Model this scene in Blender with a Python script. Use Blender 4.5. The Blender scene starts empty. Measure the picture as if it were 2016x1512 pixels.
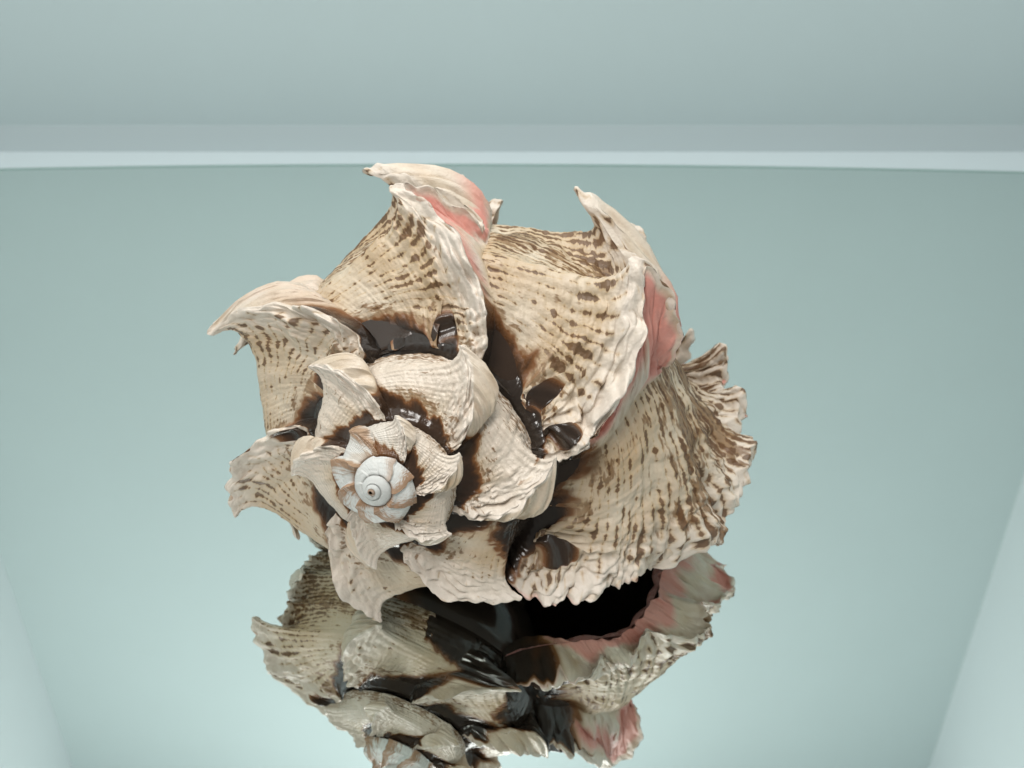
import bpy, math
import numpy as np
from mathutils import Vector, Matrix

# ------------------------------------------------------------------ camera, world, light
CM = 0.01
scene = bpy.context.scene
C = bpy.context.collection
PITCH = math.radians(35)
CAM_H = 16.02
cam_d = bpy.data.cameras.new('camera')
cam = bpy.data.objects.new('camera', cam_d); C.objects.link(cam)
cam.location = (0, 0, CAM_H * CM)
cam.rotation_euler = (math.radians(90) - PITCH, 0, 0)
cam_d.sensor_width = 36; cam_d.lens = 36 * 2300 / 2016
cam_d.clip_start = 0.005; cam_d.clip_end = 20
cam_d.dof.use_dof = True; cam_d.dof.focus_distance = 0.195; cam_d.dof.aperture_fstop = 30
scene.camera = cam

world = bpy.data.worlds.new('World'); scene.world = world; world.use_nodes = True
bg = world.node_tree.nodes['Background']
bg.inputs[0].default_value = (1.0, 0.97, 0.93, 1); bg.inputs[1].default_value = 0.17

def area_light(name, loc, target, size, size_y, power, col):
    ld = bpy.data.lights.new(name, 'AREA'); ld.shape = 'RECTANGLE'
    ld.size = size * CM; ld.size_y = size_y * CM; ld.energy = power; ld.color = col
    o = bpy.data.objects.new(name, ld); C.objects.link(o)
    o.location = Vector(loc) * CM
    o.rotation_euler = (Vector(target) - Vector(loc)).to_track_quat('-Z', 'Y').to_euler()
    return o
area_light('ceiling_lamp', (-2, 17, 43.5), (-1, 18, 0), 26, 20, 1.25, (1.0, 0.98, 0.95))
area_light('front_lamp', (-13, -5, 38), (-1, 18, 3), 12, 10, 0.80, (1.0, 0.97, 0.93))

vs = scene.view_settings
vs.view_transform = 'Standard'; vs.look = 'None'; vs.exposure = 0; vs.gamma = 1

# ------------------------------------------------------------------ helpers
def new_mat(name):
    m = bpy.data.materials.new(name); m.use_nodes = True
    nt = m.node_tree
    return m, nt, nt.nodes['Principled BSDF']

def plain(name, col, rough, metal=0.0, noise=0.0, nscale=60, bump=0.0):
    m, nt, b = new_mat(name)
    b.inputs['Roughness'].default_value = rough; b.inputs['Metallic'].default_value = metal
    if noise > 0:
        tc = nt.nodes.new('ShaderNodeTexCoord'); n = nt.nodes.new('ShaderNodeTexNoise')
        n.inputs['Scale'].default_value = nscale; n.inputs['Detail'].default_value = 6
        nt.links.new(tc.outputs['Object'], n.inputs['Vector'])
        mx = nt.nodes.new('ShaderNodeMix'); mx.data_type = 'RGBA'
        mx.inputs[6].default_value = (*[c * (1 - noise) for c in col], 1)
        mx.inputs[7].default_value = (*[min(1, c * (1 + noise)) for c in col], 1)
        nt.links.new(n.outputs['Fac'], mx.inputs[0]); nt.links.new(mx.outputs[2], b.inputs['Base Color'])
        if bump > 0:
            bp = nt.nodes.new('ShaderNodeBump'); bp.inputs['Strength'].default_value = bump
            bp.inputs['Distance'].default_value = 0.0005
            nt.links.new(n.outputs['Fac'], bp.inputs['Height']); nt.links.new(bp.outputs['Normal'], b.inputs['Normal'])
    else:
        b.inputs['Base Color'].default_value = (*col, 1)
    return m

def mesh_obj(name, verts, faces, mat, parent=None, smooth=False):
    me = bpy.data.meshes.new(name); me.from_pydata([tuple(np.array(v) * CM) for v in verts], [], faces)
    me.materials.append(mat)
    if smooth: me.polygons.foreach_set('use_smooth', [True] * len(me.polygons))
    me.update()
    o = bpy.data.objects.new(name, me); C.objects.link(o); o.parent = parent
    return o

# ------------------------------------------------------------------ the light box and the mirror
WALL_Y, XL, XR, TOP = 38.9, -23.2, 22.0, 46.0
m_wall = plain('box_wall', (0.445, 0.53, 0.54), 0.9, noise=0.02, nscale=30)
m_side = plain('box_side', (0.57, 0.63, 0.65), 0.9, noise=0.02, nscale=30)
m_floor = plain('box_floor', (0.58, 0.65, 0.67), 0.7)
m_shade_strip = plain('wall_foot_shade', (0.49, 0.56, 0.575), 0.85)  # grey band of shade at the wall foot, put into a colour

def box(x0, x1, y0, y1, z0, z1):
    v = [(x0,y0,z0),(x1,y0,z0),(x1,y1,z0),(x0,y1,z0),(x0,y0,z1),(x1,y0,z1),(x1,y1,z1),(x0,y1,z1)]
    f = [(0,3,2,1),(4,5,6,7),(0,1,5,4),(1,2,6,5),(2,3,7,6),(3,0,4,7)]
    return v, f
def struct(name, v, f, m):
    o = mesh_obj(name, v, f, m); o['kind'] = 'structure'; return o
struct('back_wall', *box(XL, XR, WALL_Y, WALL_Y + 0.6, -3, TOP), m_wall)
struct('side_wall', *box(XL - 0.6, XL, -4, WALL_Y + 0.6, -3, TOP), m_side)
struct('side_wall', *box(XR, XR + 0.6, -4, WALL_Y + 0.6, -3, TOP), m_side)
struct('ceiling', *box(XL - 0.6, XR + 0.6, 2, WALL_Y + 0.6, TOP, TOP + 0.6), m_side)
struct('floor', *box(XL, XR, -30, WALL_Y, -1.9, -1.08), m_floor)
struct('shade_strip', *box(XL + 0.002, XR - 0.002, WALL_Y - 0.05, WALL_Y - 0.002, -1.078, -0.1), m_shade_strip)  # added thin strip, stands in for the shadow band along the wall foot

# mirror: one glass plate with a softly bowed rear edge and a small ground bevel
def edge_y(x): return 35.55 - 0.0017 * x * x - 0.0075 * x
m_mirror, nt, b = new_mat('mirror_glass')
b.inputs['Metallic'].default_value = 1.0; b.inputs['Roughness'].default_value = 0.012
b.inputs['Base Color'].default_value = (0.855, 0.908, 0.88, 1)
m_edge = plain('ground_glass_edge', (0.16, 0.27, 0.235), 0.35)
mirror = bpy.data.objects.new('mirror', None); C.objects.link(mirror)
mirror['label'] = 'flat mirror plate with a straight rear edge, under the seashell'; mirror['category'] = 'mirror'
N = 64; xs = np.linspace(XL + 0.3, XR - 0.3, N + 1)
top = [(x, edge_y(x) - 0.28, 0) for x in xs]
v = top + [(x, -6, 0) for x in xs]
mesh_obj('reflecting_face', v, [(i, N+1+i, N+2+i, i+1) for i in range(N)], m_mirror, mirror)
v = top + [(x, edge_y(x), -0.06) for x in xs] + [(x, edge_y(x), -0.5) for x in xs] + [(x, -6, -0.5) for x in xs]
f = []
for r in range(3): f += [(r*(N+1)+i, r*(N+1)+i+1, (r+1)*(N+1)+i+1, (r+1)*(N+1)+i) for i in range(N)]
mesh_obj('ground_edge', v, f, m_edge, mirror)

# ------------------------------------------------------------------ numeric noise
_rng = np.random.default_rng(7)
_perm = _rng.permutation(256).astype(np.int32); _perm = np.concatenate([_perm, _perm, _perm])
_grad = _rng.normal(size=(256, 3)).astype(np.float32); _grad /= np.linalg.norm(_grad, axis=1)[:, None]
def perlin(p):
    p = p.astype(np.float32); i = np.floor(p).astype(np.int32); fr = p - i; i &= 255
    w = fr * fr * fr * (fr * (fr * 6 - 15) + 10); out = 0
    for dx in (0, 1):
        wx = w[..., 0] if dx else 1 - w[..., 0]
        for dy in (0, 1):
            wy = w[..., 1] if dy else 1 - w[..., 1]
            for dz in (0, 1):
                wz = w[..., 2] if dz else 1 - w[..., 2]
                h = _perm[_perm[_perm[(i[..., 0] + dx) & 255] + ((i[..., 1] + dy) & 255)] + ((i[..., 2] + dz) & 255)]
                g = _grad[h]
                out = out + wx * wy * wz * (g[..., 0] * (fr[..., 0] - dx) + g[..., 1] * (fr[..., 1] - dy) + g[..., 2] * (fr[..., 2] - dz))
    return out * 1.5
def fbm(p, oct=3, gain=0.5):
    s = 0; a = 1.0
    for k in range(oct):
        s = s + a * perlin(p * 2.03 ** k + 17.3 * k); a *= gain
    return s
def sm(x, a, b):
    t = np.clip((x - a) / (b - a), 0, 1); return t * t * (3 - 2 * t)

# ------------------------------------------------------------------ the shell: helicospiral frame
yaw, tilt = math.radians(16.3), math.radians(18.15)
AX_W = np.array([math.sin(yaw)*math.cos(tilt), math.cos(yaw)*math.cos(tilt), -math.sin(tilt)])
AX_U = np.cross(AX_W, [0, 0, 1]); AX_U /= np.linalg.norm(AX_U)
AX_V = np.cross(AX_U, AX_W)
fw = np.array([0, math.cos(PITCH), -math.sin(PITCH)]); up = np.array([0, math.sin(PITCH), math.cos(PITCH)])
APEX = np.array([0, 0, CAM_H]) + 18.8 * (fw + np.array([1., 0, 0]) * (727 - 1008) / 2300 - up * (972 - 756) / 2300)
GROW = math.log(2.0) / (2 * math.pi); R0 = 3.3
PH0 = math.radians(45) - 1.2
def place(t, rho, z, t_scale=None):
    """shell coordinates (growth angle, radius, axial) -> world cm"""
    e = R0 * np.exp(GROW * (t if t_scale is None else t_scale)); ph = PH0 - t
    return (APEX + (e * z)[..., None] * AX_W
            + (e * rho * np.cos(ph))[..., None] * AX_U + (e * rho * np.sin(ph))[..., None] * AX_V)

def spline(pts, n):
    p = np.array(pts, float); q = np.vstack([2*p[0]-p[1], p, 2*p[-1]-p[-2]]); out = []
    for i in range(len(p) - 1):
        a, b_, c, d = q[i], q[i+1], q[i+2], q[i+3]
        for u in np.linspace(0, 1, 60, endpoint=False):
            out.append(0.5*((2*b_)+(-a+c)*u+(2*a-5*b_+4*c-d)*u*u+(-a+3*b_-3*c+d)*u**3))
    out.append(p[-1]); out = np.array(out)
    L = np.concatenate([[0], np.cumsum(np.linalg.norm(np.diff(out, axis=0), axis=1))])
    s = np.linspace(0, L[-1], n)
    return np.stack([np.interp(s, L, out[:, k]) for k in range(2)], 1), L[-1], out, L
PROFILE = [(.70,.67),(.80,.685),(.98,.78),(1.18,.90),(1.33,1.06),(1.41,1.25),(1.42,1.45),(1.35,1.75),(1.18,2.05),
           (.95,2.32),(.72,2.58),(.53,2.86),(.39,3.15),(.30,3.45)]
_, PLEN, _po, _pL = spline(PROFILE, 10)
def prof(s):                      # s in 0..1 by arc length
    r = np.interp(s * PLEN, _pL, _po[:, 0]); z = np.interp(s * PLEN, _pL, _po[:, 1])
    h = 0.01
    dr = np.interp(np.clip(s+h,0,1)*PLEN, _pL, _po[:,0]) - np.interp(np.clip(s-h,0,1)*PLEN, _pL, _po[:,0])
    dz = np.interp(np.clip(s+h,0,1)*PLEN, _pL, _po[:,1]) - np.interp(np.clip(s-h,0,1)*PLEN, _pL, _po[:,1])
    l = np.hypot(dr, dz); return r, z, dz / l, -dr / l      # point and outward normal
def s_of_z(z): return float(np.interp(z, _po[:, 1], _pL) / PLEN)
_SH = np.array([[.66,.40],[.72,.34],[.85,.16],[1.0,0.],[1.5,-.08],[2.3,-.22],[3.5,-.35]])
def shear(z): return np.interp(z, _SH[:, 0], _SH[:, 1])   # growth lines run back from suture to canal

# spines: (z on the crest, half width in s, tip growth angle, tip radius, tip axial), all relative to the whorl
def crest(T, *spines, ridge=.13, soft=1.0): return dict(T=T, spines=spines, ridge=ridge, soft=soft)
FRONT = 0.035                      # angular depth of the step in front of a crest
VARICES = [
 crest(0.0, (1.20,.060,-.15,1.72,1.22), (1.48,.035,-.18,1.72,1.48), (1.80,.12,-.37,1.80,1.80), (2.12,.085,-.52,1.72,2.10), (2.38,.08,-.67,1.64,2.36),
       (2.62,.04,-.72,1.40,2.62), (2.95,.035,-.70,1.02,2.98), (.86,.03,.12,1.22,.82), (1.04,.03,.02,1.42,1.06), ridge=.17),
 crest(-.93, (1.02,.10,-1.22,1.80,.94), (1.56,.085,-1.53,1.82,1.48), (1.95,.05,-1.32,1.74,1.96), (2.2,.05,-1.45,1.55,2.25),
       (2.6,.045,-1.5,1.2,2.65), (2.95,.035,-1.55,.85,3.0), ridge=.15),
 crest(-1.80, (1.02,.10,-2.12,1.78,.95), (1.56,.09,-2.30,1.93,1.38), (1.95,.05,-2.1,1.76,1.88), (2.25,.05,-1.95,1.48,2.28),
       (2.6,.045,-2.35,1.2,2.65), (2.95,.035,-2.4,.85,3.0), ridge=.14),
 crest(-2.74, (1.02,.12,-3.18,1.88,.94), (1.56,.08,-3.33,1.82,1.40), (1.98,.05,-3.02,1.70,1.90), (2.25,.05,-3.2,1.42,2.3),
       (2.6,.045,-3.25,1.15,2.65), (2.95,.035,-3.3,.85,3.0), ridge=.13),
 crest(-3.72, (.98,.13,-4.04,1.86,.95), (1.25,.03,-4.12,1.62,1.20), (1.56,.06,-4.33,1.74,1.40), (1.78,.03,-4.12,1.60,1.72), (2.0,.045,-4.12,1.70,1.92), (2.2,.03,-4.05,1.46,2.15), (2.36,.035,-4.2,1.42,2.32),
       (2.52,.025,-4.08,1.12,2.5), (2.68,.035,-4.2,1.18,2.66), (2.84,.02,-4.1,.86,2.84), (2.98,.03,-4.25,.93,2.98), (3.15,.02,-4.15,.62,3.18), ridge=.13),
 crest(-4.72, (.98,.12,-5.00,1.77,.95), ridge=.10),
 crest(-5.62, (.98,.13,-5.92,1.84,.95), ridge=.10),
 crest(-6.62, (.98,.14,-6.90,1.79,.95), ridge=.10),
 crest(-7.58, (.98,.15,-7.86,1.80,.95), ridge=.10),
 crest(-8.78, (.98,.13,-9.06,1.86,.95), ridge=.09),
 crest(-9.80, (.98,.13,-10.04,1.74,.95), ridge=.09),
 crest(-11.06, (.98,.12,-11.3,1.88,.95), ridge=.08),
 crest(-12.1, (.98,.12,-12.35,1.70,.95), ridge=.08),
 crest(-13.2, (.98,.12,-13.46,1.90,.95), ridge=.07),
 crest(-14.2, (.98,.12,-14.42,1.72,.95), ridge=.06),
 crest(-15.05, (.98,.12,-15.22,1.62,.95), ridge=.05),
]
for k, T in enumerate(np.arange(-15.85, -23.5, -0.74)):
    amp = max(.0, .34 - .04 * k)
    VARICES.append(crest(T, (.98,.13,T-.03,1.26+amp,.93-.1*amp), ridge=max(.02, .27-.026*k), soft=1.5))
for v in VARICES: v['fw'] = FRONT * v['soft'] ** 2
for v in VARICES[1:3]: v['fw'] = .15 if v['T'] > -1 else .038
MINOR = [(-2.08,.745,.036,.17), (-2.50,.715,.030,.12), (-1.26,.75,.040,.16), (-1.03,.73,.03,.12), (-.46,.725,.034,.14), (-.20,.75,.038,.15), (-3.80,.72,.03,.12), (-3.3,.73,.03,.10)]
for T, zc, hw, hh in MINOR:          # curled flaps between the crests, close to the suture
    VARICES.append(dict(T=T, spines=((zc, hw, T + .40 * 0 + float(np.interp(zc, [.66,.72,.85,1.0], [.40,.34,.16,0])) - .03, .80 + .8 * (zc - .70) - .2 * hh, zc - hh * .6),), ridge=0., soft=1.0, lam=.11, fw=.03, minor=True))
for v in VARICES:
    if -15.5 < v['T'] < -4.3 and not v.get('minor'): v['fw'] = .07; v['lam'] = .21; v['plat'] = .02; v['ridge'] *= .55
    if -4 < v['T'] < -2.5 and not v.get('minor'): v['lam'] = .22; v['plat'] = .03
TK = np.array([v['T'] for v in VARICES if not v.get('minor')])
BIG = [v for v in VARICES if not v.get('minor')]

def weight(d, q=.05):              # triangular spine outline with a rounded tip
    d = np.sqrt(d * d + q) - q ** .5
    return np.clip(1 - d / (math.sqrt(1 + q) - q ** .5), 0, 1)

def shell_surface(tb, s, detail=True):
    """tb (n,), s (m,) -> world points and masks; the growth-line shear makes every crest a grid row"""
    TB, S = np.meshgrid(tb, s, indexing='ij')
    r, z, nr, nz = prof(S)
    t = TB + shear(z)
    q = np.stack([r * np.cos(TB * 1.0) * 3, z * 3, r * np.sin(TB) * 3], -1) + np.floor(TB / 6.2831853)[..., None] * 0
    q = place(TB, r, z) / (R0 * np.exp(GROW * TB))[..., None]          # self similar sampling space
    q = q + (np.floor(TB) * 0)[..., None]
    n1 = perlin(q * 3.1); n2 = perlin(q * 8 + 5); n3 = perlin(q * 21 + 9)
    dr = np.zeros_like(r); dz = np.zeros_like(r); dt = np.zeros_like(r)
    spine = np.zeros_like(r); ridge = np.zeros_like(r); face = np.zeros_like(r); near = np.full_like(r, -9.); mini = np.zeros_like(r); minie = np.zeros_like(r)
    callus = sm(TB, -6.9, -6.5) * (1 - sm(TB, -4.85, -4.7)) * sm(z, 1.0, 1.15)      # resorbed under the aperture
    for v in VARICES:
        x = TB - v['T']
        act = (x > -1.3) & (x < .8)
        if not act.any(): continue
        back = np.exp(np.minimum(x, 0) / (.17 * v['soft']))
        fr = np.clip(1 - np.maximum(x, 0) / v['fw'], 0, 1)
        wide = np.exp(np.minimum(x, 0) / (.27 * v['soft'])) * fr
        f = back * fr
        on = (x > 0) & (x <= v['fw']); minor = v.get('minor', False)
        if not minor: face = np.maximum(face, np.where(on, 1 - fr + 1e-3, 0) * (v['soft'] < 1.5))
        if not minor: near = np.where((x <= 1e-6) & (x > -1.3), np.maximum(near, x), near)
        sc = 1 + .5 * perlin(np.stack([S * 26 + v['T'] * 3, np.full_like(S, v['T'] * 7.7), x * 1.5], -1))
        sc = sc + (.28 * perlin(np.stack([S * 75, np.full_like(S, v['T'] * 3.1), x * 3], -1)) + .28 * perlin(np.stack([S * 170, np.full_like(S, v['T'] * 5.1), x * 3], -1))) * np.exp(np.minimum(x, 0) / .05) * (1 if v['T'] > -4.5 else .4) * (.25 + .75 * sm(S, .08, .22))
        gap = 1 - .75 * np.exp(-((S - s_of_z(1.30)) / .028) ** 2) * (v['T'] > -4.5) * (v['T'] < -.5)
        rg = v['ridge'] * wide * sc * gap * sm(S, -.02, .03) * (1 - .55 * sm(S, .75, 1.0)) * (1 - callus)
        dr += nr * rg; dz += nz * rg; dt -= .1 * rg
        if not minor: ridge = np.maximum(ridge, wide)
        for (zc, hw, tt, tr, tz) in v['spines']:
            sc_ = s_of_z(zc); r0, z0, _, _ = prof(np.array([sc_])); r0 = r0[0]; z0 = z0[0]
            if zc < 1.1 and v['T'] < -4.5 and v['T'] > -16: pass
            d = (S - sc_) / (np.where((S > sc_) & (zc < 1.1), min(hw, .052 if v['T'] > -4.5 else .1), np.where((S < sc_) & (zc == 1.56), .062, hw)) * (1 + .12 * n2))
            wt = weight(d, .02 if -15.5 < v['T'] < -2.5 else .05)
            fs = np.clip(np.exp((np.minimum(x, 0) + v.get('plat', .06)) / (v.get('lam', .21) * v['soft'])), 0, 1) * fr
            g = fs ** (.75 + .6 * (1 - wt))
            jag = 1 + .06 * np.sin(d * 19 + n1 * 6) * sm(np.abs(d), .12, .3) * (v['T'] > -16)
            a = wt * g * jag
            lag = (tt - (v['T'] + float(shear(np.array(z0)))))
            # on the front face the middle of the spine is scooped out
            hollow = np.where(on, (-.07 if zc == 1.56 else .10 if (v['T'] > -2.5 or v['T'] == -3.72 or zc > 1.1 or v['T'] == -5.62) else -.17 if v['T'] < -6 else -.02 if v['T'] < -4.3 else -.06) * wt * 4 * fr * (1 - fr), 0) * (v['soft'] < 1.5)
            dr = dr * (1 - np.minimum(a, 1)) + (tr - r0) * a; dz = dz * (1 - np.minimum(a, 1)) + (tz - z0) * a; dt = dt * (1 - np.minimum(a, 1))
            dt += lag * wt * (fs ** 1.15) - hollow
            if zc < 1.1 and -4.5 < v['T'] < -.5: dt += {-.93: .13, -1.80: .02}.get(v['T'], 0) * np.sin(np.pi * np.clip(np.maximum(S - sc_, 0) / .085, 0, 1)) * fs ** 1.5
            if minor: mini = np.maximum(mini, np.where((x > -.004) & (x <= v['fw'] * 1.6), wt ** .5, 0)); minie = np.maximum(minie, np.where((x <= 1e-6) & (x > -.03), wt, 0)); continue
            spine = np.maximum(spine, wt * f)
    # channel by the suture, deepest just in front of every crest
    ahead = np.full_like(r, 9.)
    for T in TK:
        x = TB - T; ahead = np.where((x > 0), np.minimum(ahead, x), ahead)
    old = sm(TB, -16.3, -13.6)
    chan = np.exp(-((S - .055) / .05) ** 2) * (1 - .6 * ridge) * (.5 + .5 * np.exp(-ahead / .35)) * old
    dep = -.105 * chan - np.where(TB < -14, .09, .05) * np.exp(-(S / .028) ** 2) * (1 - .6 * ridge)
    # flared flaps standing over the channel at each crest
    flap = sm(S, .02, .06) * (1 - sm(S, .10, .17)) * ridge ** 2 * old
    dep = dep + .13 * flap * (.55 + .9 * n2 + .6 * n3)
    if detail:
        amp = .35 + .65 * old
        cord = np.cos(S * 2 * np.pi * 58 + .6 * n1)
        big = np.cos(S * 2 * np.pi * 13 + 1.0)
        backside = sm(near, -.55, -.05) * (face == 0)
        dep = dep + amp * (.0045 * cord * (.4 + 1.9 * backside) * sm(S, .10, .2) + .010 * big * sm(S, .2, .3)
               + .022 * n1 + .012 * n2 + .006 * n3 * (.5 + 1.2 * backside))
        # overlapping growth scales on the back of each varix
        la = 1 - np.abs(perlin(np.stack([TB * 17 + .5 * n2, S * 22, n1], -1))) * 2
        lb = 1 - np.abs(perlin(np.stack([TB * 34 + n2, S * 60, n1 + 4], -1))) * 2
        dep = dep + (.016 * la * np.clip(.3 + n1, 0, 1) + .006 * lb + .010 * n3) * backside * old * np.where(TB < -4.5, .6, 1) + .012 * big * backside * old
        fine = perlin(np.stack([TB * 55, S * 16, n1], -1))
        dep = dep + .0035 * fine * amp
        # pits and blisters on the front faces
        dep = dep + np.where(face > 0, .03 * n3 + .02 * n2, 0)
    e_ = np.maximum(.060 + .065 * np.exp(-ahead / .25) - .045 * sm(near, -.35, -.05), .006)
    smooth_ = np.maximum((1 - sm(S, e_ * .7, e_ * 1.3)) * (1 - sm(ridge, .3, .8)) * old, callus)
    dep = dep - smooth_ * .75 * (dep - (-.105 * chan))
    P = place(t + dt, r + dr + nr * dep, z + dz + nz * dep)
    return P, dict(TB=TB, S=S, z=z, r=r, n1=n1, n2=n2, n3=n3, spine=spine, ridge=ridge, face=face, near=near, ahead=ahead, chan=chan, callus=callus, old=old, mini=mini, minie=minie)

def rows(t0, t1, step):
    """growth rows, crowded onto the crests and their front faces"""
    t = list(np.arange(t0, t1, step))
    for v in VARICES:
        if t0 - .1 < v['T'] < t1 + .1:
            w_ = v['fw']
            t = [x for x in t if not (v['T'] - .05 < x < v['T'] + w_ + .002)]
            t += list(v['T'] - np.array([.048,.040,.033,.027,.021,.016,.011,.007,.0035,0])) + list(v['T'] + w_ * np.array([.03,.1,.2,.3,.4,.5,.6,.7,.8,.9,1.0]))
    t = np.unique(np.round(np.array(t), 6))
    return t[(t >= t0) & (t <= t1)]

# ------------------------------------------------------------------ colour masks
def masks(m):
    TB, S, z, n1, n2, n3 = m['TB'], m['S'], m['z'], m['n1'], m['n2'], m['n3']
    old, ridge, near, ahead = m['old'], m['ridge'], m['near'], m['ahead']
    # black brown band by the suture: wide ahead of a crest, narrow behind the next one
    edge = (.060 + np.where(TB < -4.3, .15, .065) * np.exp(-ahead / np.where(TB < -4.3, .20, .25))) * np.where(TB > -.92, .8, 1) - .045 * sm(near, -.35, -.05) + .034 * n1 + .012 * n2 + .008 * n3
    edge = np.maximum(edge, .006)
    dark = 1 - sm(S, edge * .62, edge * 1.35)
    dark = np.maximum(dark * (1 - .8 * m['minie']), sm(m['mini'] + .25 * n2, .40, 1.0) * .95)
    dark *= old * np.where(TB < -6.8, .85, 1) * np.where((m['face'] > 0) & (TB < -4.3), 1 - .9 * sm(m['spine'], .08, .25), 1)
    zb = np.interp(TB + .10 * n2 + .06 * n3, [-6.9, -6.75, -6.25, -5.95, -5.5, -5.22, -5.02], [3, .86, .86, 1.0, 1.0, 1.10, 2.2])
    dark = np.maximum(dark, sm(z + .05 * n2, zb - .03, zb + .10) * (TB < -4.8) * (TB > -6.9)  * np.where(z > 1.0, 1, 1 - sm(m['spine'], .2, .45)))
    # pink: the front faces and the rim of the crests
    pink = np.where(m['face'] > 0, sm(m['face'], .04, .22) * np.where(TB > -.3, sm(m['face'] + .25 * n2, .70, .9) + sm(m['spine'], .42, .6) * sm(n1, -.3, .1), 1), 0.0) * sm(TB, -4.5, -3.9)
    pink = np.maximum(pink, .45 * sm(near, -.02, 0) * sm(n1, .0, .4) * (near <= 0) * sm(TB, -4.5, -3.9) * (1 - sm(m['spine'], .2, .5)))
    # spiral lines of brown dashes (drawn in the material; here only how dense they are)
    region = .36 + .30 * np.exp(-((near + .27) / .15) ** 2) + .42 * sm(z, 1.0, 1.2) - .45 * sm(near, -.12, -.02) + .45 * n1
    region = region - .04 - .55 * (1 - sm(TB, -4.6, -4.2)) - .55 * (1 - sm(TB, -6.6, -6.2))
    b1 = np.exp(-((z - 1.28) / .13) ** 2) + .9 * np.exp(-((z - 1.72) / .12) ** 2) + .6 * np.exp(-((z - 2.3) / .2) ** 2)
    stre = perlin(np.stack([TB * 5, S * 55, n1 * .5], -1))
    mott = b1 * .62 + .45 * stre + .25 * n1 + .35 * sm(TB, -1.2, -.7) * sm(z, .85, 1.1) - .55 * sm(near, -.2, -.03)
    mott = np.maximum(mott, (.75 + .7 * stre + n2 * .3 - (S - edge) / .07) * (TB > -8.5) * (1 - sm(near, -.15, 0)))
    knob = sm(TB, -21.2, -19.8) * (1 - sm(TB, -15.2, -14.2))
    brown = knob * np.clip(.9 * sm(ridge + .35 * n2, .30, .75) + .9 * np.exp(-(S / .03) ** 2), 0, .9)
    off_ = (m['face'] > 0) * 3.0
    m['region'] = region * old - 2 * (1 - old) - off_; m['mott'] = mott * old - off_
    m['region'] = m['region'] - 2 * m['minie']
    # warm ochre staining
    stain = np.clip(.45 + .8 * n1 + .3 * n2 + .3 * np.exp(-((S - .2) / .1) ** 2), 0, 1) * (1 - .6 * sm(near, -.25, -.05))
    white = np.clip(sm(near, -.30, -.04) * .9 + .35 * n2, 0, 1)
    white = np.maximum(white, .8 * sm(ridge, .15, .5) * (1 - sm(TB, -4.4, -4.2)))
    white = np.maximum(white, 1 - old)
    pink = pink * np.where((TB > -2.9) & (TB < -2.5), .08, np.where(TB < -3.0, .4, 1))
    dark = np.maximum(dark, (m['face'] > 0) * (TB > -5.63) * (TB < -5.5) * sm(z, .88, .96) * sm(m['face'], .1, .4))
    white = np.maximum(white, .75 * (TB < -6.4) * sm(S, .06, .16))
    brown = np.maximum(brown, .8 * (TB < -37))
    pink = np.where((TB > -2) & (TB < -1.5), pink * (1 - sm(m['face'] + .15 * n3, .62, .92)), pink)
    pink = np.where((TB > -1) & (TB < -.5) & (S < .2), pink * (1 - sm(m['face'] + .15 * n3, .55, .85)), pink)
    pink = np.where((m['spine'] > .2) & (z > 1.35) & (z < 1.75) & (TB < -.5), pink * sm(m['face'], .35, .7), pink)
    return dark, pink, brown, stain, white

# ------------------------------------------------------------------ shell materials
def attr(nt, name):
    n = nt.nodes.new('ShaderNodeAttribute'); n.attribute_name = name; return n
def mixc(nt, fac, a, b_):
    n = nt.nodes.new('ShaderNodeMix'); n.data_type = 'RGBA'
    for sock, val in ((0, fac), (6, a), (7, b_)):
        if isinstance(val, (tuple, float, int)): n.inputs[sock].default_value = (*val, 1) if isinstance(val, tuple) else val
        else: nt.links.new(val, n.inputs[sock])
    return n.outputs[2]
def math_(nt, op, a, b_=0.0, c=0.0):
    n = nt.nodes.new('ShaderNodeMath'); n.operation = op
    for i, val in enumerate((a, b_, c)):
        if isinstance(val, (float, int)): n.inputs[i].default_value = val
        else: nt.links.new(val, n.inputs[i])
    return n.outputs[0]
m_shell, nt, b = new_mat('shell')
A1 = attr(nt, 'mask_a'); A2 = attr(nt, 'mask_b')
s1 = nt.nodes.new('ShaderNodeSeparateColor'); nt.links.new(A1.outputs['Color'], s1.inputs[0])
s2 = nt.nodes.new('ShaderNodeSeparateColor'); nt.links.new(A2.outputs['Color'], s2.inputs[0])
dark, pink, brown = s1.outputs; stain, white, wet = s2.outputs
tc = nt.nodes.new('ShaderNodeTexCoord')
def noise(scale, detail=6, rough=.6):
    n = nt.nodes.new('ShaderNodeTexNoise'); n.inputs['Scale'].default_value = scale
    n.inputs['Detail'].default_value = detail; n.inputs['Roughness'].default_value = rough
    nt.links.new(tc.outputs['Object'], n.inputs['Vector']); return n.outputs['Fac']
nz1, nz2, nz3 = noise(160), noise(700), noise(2600, 3)
col = mixc(nt, stain, (.64, .555, .435), (.52, .385, .24))
col = mixc(nt, white, col, (.72, .645, .565))
col = mixc(nt, math_(nt, 'MULTIPLY', nz2, .35), col, (.42, .31, .22))
def sstep(x, a, b_):
    n = nt.nodes.new('ShaderNodeMapRange'); n.interpolation_type = 'SMOOTHSTEP'; nt.links.new(x, n.inputs[0])
    n.inputs[1].default_value = a; n.inputs[2].default_value = b_; return n.outputs[0]
def uvnoise(x, y, z=0.0, detail=2):
    c = nt.nodes.new('ShaderNodeCombineXYZ')
    for i_, q_ in enumerate((x, y, z)):
        if isinstance(q_, float): c.inputs[i_].default_value = q_
        else: nt.links.new(q_, c.inputs[i_])
    n = nt.nodes.new('ShaderNodeTexNoise'); n.inputs['Scale'].default_value = 1; n.inputs['Detail'].default_value = detail
    nt.links.new(c.outputs[0], n.inputs['Vector']); return n.outputs['Fac']
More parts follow.
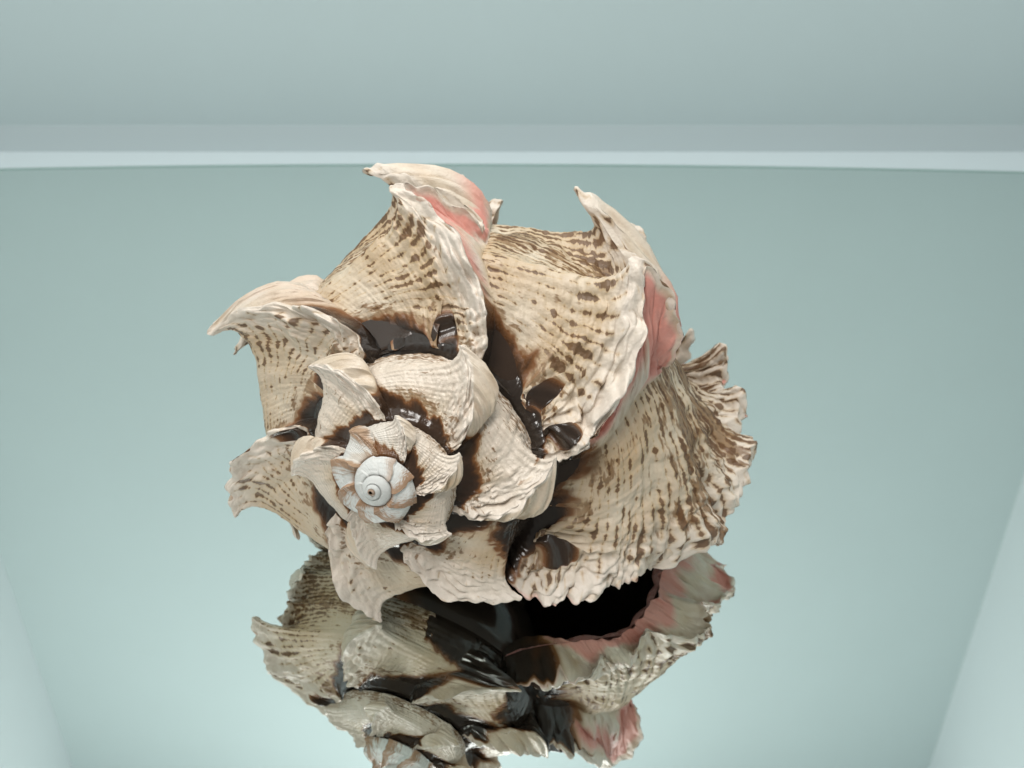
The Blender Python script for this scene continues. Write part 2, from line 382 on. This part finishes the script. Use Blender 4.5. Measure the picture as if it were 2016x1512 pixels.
AU = attr(nt, 'shell_uv'); AC = attr(nt, 'mask_c')
su = nt.nodes.new('ShaderNodeSeparateXYZ'); nt.links.new(AU.outputs['Vector'], su.inputs[0])
sc3 = nt.nodes.new('ShaderNodeSeparateColor'); nt.links.new(AC.outputs['Color'], sc3.inputs[0])
uT, uS, _u = su.outputs; region, mottf, _r = sc3.outputs
vv = math_(nt, 'ADD', math_(nt, 'MULTIPLY', uS, 84.0), math_(nt, 'MULTIPLY', nz1, .8))
vf = math_(nt, 'FLOOR', vv); vr = math_(nt, 'ABSOLUTE', math_(nt, 'SUBTRACT', math_(nt, 'FRACT', vv), .5))
d1 = uvnoise(math_(nt, 'MULTIPLY', uT, 11.0), math_(nt, 'MULTIPLY', vf, 13.7))
d2 = uvnoise(math_(nt, 'MULTIPLY', uT, 38.0), math_(nt, 'MULTIPLY', vf, 7.3), 4.0)
dd = math_(nt, 'ADD', math_(nt, 'MULTIPLY', math_(nt, 'SUBTRACT', d1, .5), 3.2), math_(nt, 'MULTIPLY', math_(nt, 'SUBTRACT', d2, .5), 2.2))
dd = math_(nt, 'ADD', dd, region)
dd = math_(nt, 'SUBTRACT', dd, math_(nt, 'MULTIPLY', vr, 2.3))
dash = sstep(dd, .28, .55)
m1 = uvnoise(math_(nt, 'MULTIPLY', uT, 16.0), math_(nt, 'MULTIPLY', uS, 150.0), 2.0, 4)
mo = sstep(math_(nt, 'ADD', mottf, math_(nt, 'MULTIPLY', math_(nt, 'SUBTRACT', m1, .5), 2.6)), .38, .72)
bd = mixc(nt, nz1, (.030, .012, .005), (.15, .058, .013))
col = mixc(nt, math_(nt, 'MULTIPLY', sstep(dd, -.15, .40), .50), col, (.46, .30, .13))
bm = mixc(nt, nz1, (.10, .045, .014), (.26, .135, .042))
col = mixc(nt, math_(nt, 'MULTIPLY', mo, .82), col, bm)
col = mixc(nt, math_(nt, 'MULTIPLY', dash, .85), col, bd)
col = mixc(nt, _r, mixc(nt, nz1, (.66, .66, .63), (.74, .75, .73)), col)
col = mixc(nt, brown, col, mixc(nt, nz1, (.24, .11, .042), (.42, .24, .12)))
pk = mixc(nt, nz1, (.54, .155, .125), (.74, .365, .30))
col = mixc(nt, math_(nt, 'MULTIPLY', pink, .9), col, pk)
ramp = nt.nodes.new('ShaderNodeValToRGB'); nt.links.new(dark, ramp.inputs[0])
e = ramp.color_ramp.elements
e[0].position = 0; e[0].color = (.58, .44, .28, 1); e[1].position = 1; e[1].color = (.030, .022, .017, 1)
k = e.new(.35); k.color = (.20, .085, .03, 1); k = e.new(.7); k.color = (.060, .030, .016, 1)
col = mixc(nt, math_(nt, 'MINIMUM', math_(nt, 'MULTIPLY', dark, 3.0), 1.0), col, ramp.outputs[0])
nt.links.new(col, b.inputs['Base Color'])
rg = math_(nt, 'SUBTRACT', .48, math_(nt, 'MULTIPLY', dark, .27))
rg = math_(nt, 'SUBTRACT', rg, math_(nt, 'MULTIPLY', wet, .25))
rg = math_(nt, 'ADD', rg, math_(nt, 'MULTIPLY', math_(nt, 'SUBTRACT', nz2, .5), .3))
nt.links.new(rg, b.inputs['Roughness'])
bp = nt.nodes.new('ShaderNodeBump'); bp.inputs['Strength'].default_value = .5; bp.inputs['Distance'].default_value = .0004
hb = math_(nt, 'ADD', nz2, math_(nt, 'MULTIPLY', nz3, .5))
hb = math_(nt, 'ADD', hb, math_(nt, 'MULTIPLY', math_(nt, 'MULTIPLY', math_(nt, 'MULTIPLY', vr, d2), math_(nt, 'SUBTRACT', 1.0, dark)), 1.3))
nt.links.new(math_(nt, 'MULTIPLY', hb, math_(nt, 'SUBTRACT', 1.0, math_(nt, 'MULTIPLY', dark, .85))), bp.inputs['Height'])
nt.links.new(bp.outputs['Normal'], b.inputs['Normal'])

# ------------------------------------------------------------------ grid -> objects
def grid_normals(P):
    du = np.gradient(P, axis=0); dv = np.gradient(P, axis=1)
    n = np.cross(du, dv); l = np.linalg.norm(n, axis=-1, keepdims=True)
    return n / np.maximum(l, 1e-12)
def emit(name, P, Nn, keep, colA, colB, mat, parent, flip=False, colC=None, uv=None):
    """keep: boolean (n-1, m-1) of the quads that belong to this object"""
    n, m = P.shape[:2]
    ii, jj = np.nonzero(keep)
    if len(ii) == 0: return None
    q = np.stack([ii*m+jj, (ii+1)*m+jj, (ii+1)*m+jj+1, ii*m+jj+1], 1)
    if flip: q = q[:, ::-1]
    used, inv = np.unique(q, return_inverse=True); inv = inv.reshape(q.shape)
    me = bpy.data.meshes.new(name)
    me.vertices.add(len(used)); me.vertices.foreach_set('co', (P.reshape(-1, 3)[used] * CM).astype(np.float32).ravel())
    me.loops.add(len(q) * 4); me.loops.foreach_set('vertex_index', inv.astype(np.int32).ravel())
    me.polygons.add(len(q)); me.polygons.foreach_set('loop_start', np.arange(0, len(q) * 4, 4, dtype=np.int32))
    me.polygons.foreach_set('use_smooth', np.ones(len(q), dtype=bool))
    me.update(calc_edges=True)
    for nm, cc in (('mask_a', colA), ('mask_b', colB)):
        at = me.color_attributes.new(nm, 'FLOAT_COLOR', 'POINT')
        c4 = np.ones((len(used), 4), np.float32); c4[:, :3] = cc.reshape(-1, 3)[used]
        at.data.foreach_set('color', c4.ravel())
    if colC is not None:
        at = me.color_attributes.new('mask_c', 'FLOAT_COLOR', 'POINT')
        c4 = np.ones((len(used), 4), np.float32); c4[:, :3] = colC.reshape(-1, 3)[used]; at.data.foreach_set('color', c4.ravel())
        at = me.attributes.new('shell_uv', 'FLOAT_VECTOR', 'POINT'); at.data.foreach_set('vector', uv.reshape(-1, 3)[used].astype(np.float32).ravel())
    nn = Nn.reshape(-1, 3)[used] * (-1 if flip else 1)
    me.normals_split_custom_set_from_vertices(nn.astype(np.float32))
    me.materials.append(mat)
    o = bpy.data.objects.new(name, me); C.objects.link(o); o.parent = parent
    return o
def qmean(a): return .25 * (a[:-1, :-1] + a[1:, :-1] + a[:-1, 1:] + a[1:, 1:])

shell = bpy.data.objects.new('seashell', None); C.objects.link(shell)
shell['label'] = 'spiny cream and brown sea snail shell with pink lipped frills, lying on the mirror'
shell['category'] = 'seashell'

def build(tb, s, base_name, wetness):
    P, m = shell_surface(tb, s)
    dark, pink, brown, stain, white = masks(m)
    Nn = grid_normals(P); fc = m['face'] > 0
    big_ = np.clip(np.exp(GROW * m['TB']), .15, 1)
    rough = .020 * fbm(P * 2.3, 2) + .011 * perlin(P * 6.5) + .007 * perlin(P * 15)
    rough = rough + fc * (.022 * perlin(P * 3.2 + 5) + .014 * (1 - 2 * np.abs(perlin(P * 5.5 + 2)))) - fc * (.05 * np.clip(perlin(P * 4.5 + 3) - .12, 0, 1) + .012 * perlin(P * 9))
    chalk = np.clip(sm(m['near'], -.5, -.05) + .35 + fc, 0, 1.3)
    rough = rough + .012 * (1 - 2.2 * np.abs(perlin(P * 3.6 + 9))) * sm(m['near'], -.4, -.05) * (~fc)
    P = P + Nn * (rough * big_ * chalk * (1 - .75 * dark) * m['old'])[..., None]
    Nn = grid_normals(P)
    pit = fc * np.clip(perlin(P * 4.5 + 3) * 1.6, 0, .55) * (1 - pink)
    stain = np.where(fc, np.clip(.25 + pit * 1.2, 0, 1), stain); pf = perlin(P * 2.6 + 11)
    white = np.where(fc, np.clip(.45 + .6 * pf, 0, 1), white)
    lipf = fc & (m['TB'] > -.3)
    pink = np.where(lipf, np.clip(sm(m['face'] + .22 * pf, .66, .84) + sm(m['spine'] + .2 * pf, .5, .62) * sm(m['z'], 1.3, 1.5), 0, 1), pink)
    dark = np.where(lipf, dark * (1 - sm(m['S'] + .04 * pf, .06, .12)), dark)
    wet = np.clip(wetness * (1 - sm(m['TB'], -9, -4)) + .2, 0, 1)
    cA = np.stack([dark, pink, brown], -1); cB = np.stack([stain, white, wet], -1)
    kw = dict(colC=np.stack([m['region'], m['mott'], m['old']], -1), uv=np.stack([m['TB'], m['S'], m['n1']], -1))
    TBq = qmean(m['TB']); sp = qmean(m['spine']); owner = np.full(TBq.shape, -1); isp = np.zeros(TBq.shape, bool)
    for i, v in enumerate(VARICES):
        if v['T'] < -15.9 or v.get('minor'): continue
        x = TBq - v['T']
        mine = (x > -.22) & (x < v['fw'] + 1e-4)
        owner[mine] = i; isp |= mine & (sp > .28)
    emit(base_name, P, Nn, owner < 0, cA, cB, m_shell, shell, **kw)
    for i, v in enumerate(VARICES):
        mine = owner == i
        if not mine.any(): continue
        vo = emit('outer_lip' if i == 0 else 'ridge', P, Nn, mine & ~isp, cA, cB, m_shell, shell, **kw)
        # every spine of the crest is a piece of its own
        Sq = qmean(m['S']); cs = np.array([s_of_z(q[0]) for q in v['spines']])
        who = np.argmin(np.abs(Sq[..., None] - cs), -1)
        for j in range(len(cs)):
            emit('spine', P, Nn, mine & isp & (who == j), cA, cB, m_shell, vo or shell, **kw)
    return P, m
s_sh = s_of_z(1.34)
spire_t = np.concatenate([np.arange(-44, -24, .03), rows(-24, -6.62 + FRONT, .012)])
Ps, ms = build(spire_t, np.linspace(0, s_sh, 230), 'spire', .9)
body_t = rows(-6.62 + FRONT, FRONT, .0062)
Pb, mb = build(body_t, np.concatenate([np.linspace(0, s_sh, 320, endpoint=False), np.linspace(s_sh, 1, 300)]), 'body_whorl', .2)
print('min z spire %.2f body %.2f' % (Ps[..., 2].min(), Pb[..., 2].min()))

# inner wall of the aperture: pink at the lip, dark brown within
sI = np.linspace(0.02, 1, 220)
tI = np.concatenate([np.linspace(FRONT, -.12, 16), np.linspace(-.13, -2.7, 90)])
TI, SI = np.meshgrid(tI, sI, indexing='ij')
r, z, nr, nz = prof(SI)
cut = .05 * sm(FRONT - TI, 0, .04) + .03 * (1 - sm(FRONT - TI, .0, .25)) * np.abs(np.sin(SI * 2 * np.pi * 9)) * sm(FRONT - TI, 0, .03)
PI_ = place(TI + shear(z), r - nr * cut, z - nz * cut)
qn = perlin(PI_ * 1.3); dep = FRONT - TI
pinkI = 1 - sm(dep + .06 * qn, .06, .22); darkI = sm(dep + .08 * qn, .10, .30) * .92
z0 = np.zeros_like(pinkI)
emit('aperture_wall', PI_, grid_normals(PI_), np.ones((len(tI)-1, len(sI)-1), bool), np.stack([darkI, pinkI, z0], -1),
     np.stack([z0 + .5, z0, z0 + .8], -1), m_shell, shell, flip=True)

# inner lip: glossy black glaze over the previous whorl and the pillar
INNER = [(.735,.70),(.765,.78),(.735,.92),(.66,1.06),(.55,1.22),(.47,1.42),(.42,1.7),(.38,2.1),(.34,2.5),(.30,2.9),(.26,3.3),(.24,3.45)]
pc, _, _, _ = spline(INNER, 160)
tC = np.linspace(-2.7, 1.75, 260); sC = np.linspace(0, 1, 160)
TC, SC = np.meshgrid(tC, sC, indexing='ij')
rc = np.broadcast_to(pc[:, 0], TC.shape).copy(); zc = np.broadcast_to(pc[:, 1], TC.shape).copy()
lim = 1.55 - 1.5 * sm(zc, 1.25, 2.0) + .12 * np.sin(SC * 40) * (1 - SC)
q = place(TC, rc, zc); nq = perlin(q * .9); nq2 = perlin(q * 2.6)
sink = sm(TC + .15 * nq2, lim - .18, lim) * .10
rc = rc + .012 * nq - sink
PC = place(TC, rc, zc)
keepC = qmean(TC) < qmean(lim) + .02
edge = sm(TC + .2 * nq + .1 * nq2, lim - .55, lim - .05)
darkC = np.clip(1 - .75 * edge * (nq2 > -.1) , 0, 1)
zC = np.zeros_like(TC)
emit('inner_lip', PC, grid_normals(PC), keepC, np.stack([darkC, zC, zC], -1), np.stack([zC + .6, zC, zC + 1.0], -1), m_shell, shell)

# central pillar behind the inner lip
zz = np.linspace(2.6, 11.3, 90); aa = np.linspace(0, 2 * np.pi, 97)
rp = np.interp(zz, [2.6, 4.6, 6.9, 9.6, 11.3], [1.55, 1.32, 1.08, .82, .62])
Z2, A2_ = np.meshgrid(zz, aa, indexing='ij')
Rp = rp[:, None] * (1 + .05 * np.sin(3 * A2_ + Z2 * 1.6) + .03 * np.sin(Z2 * 7))
PP = APEX + Z2[..., None] * AX_W + (Rp * np.cos(A2_))[..., None] * AX_U + (Rp * np.sin(A2_))[..., None] * AX_V
nP = perlin(PP * 1.7); zP = np.zeros_like(nP)
emit('pillar', PP, grid_normals(PP), np.ones((89, 96), bool), np.stack([zP, zP, np.clip(nP * 1.5, 0, .7)], -1), np.stack([zP + .4, zP + .3, zP], -1), m_shell, shell, flip=True)
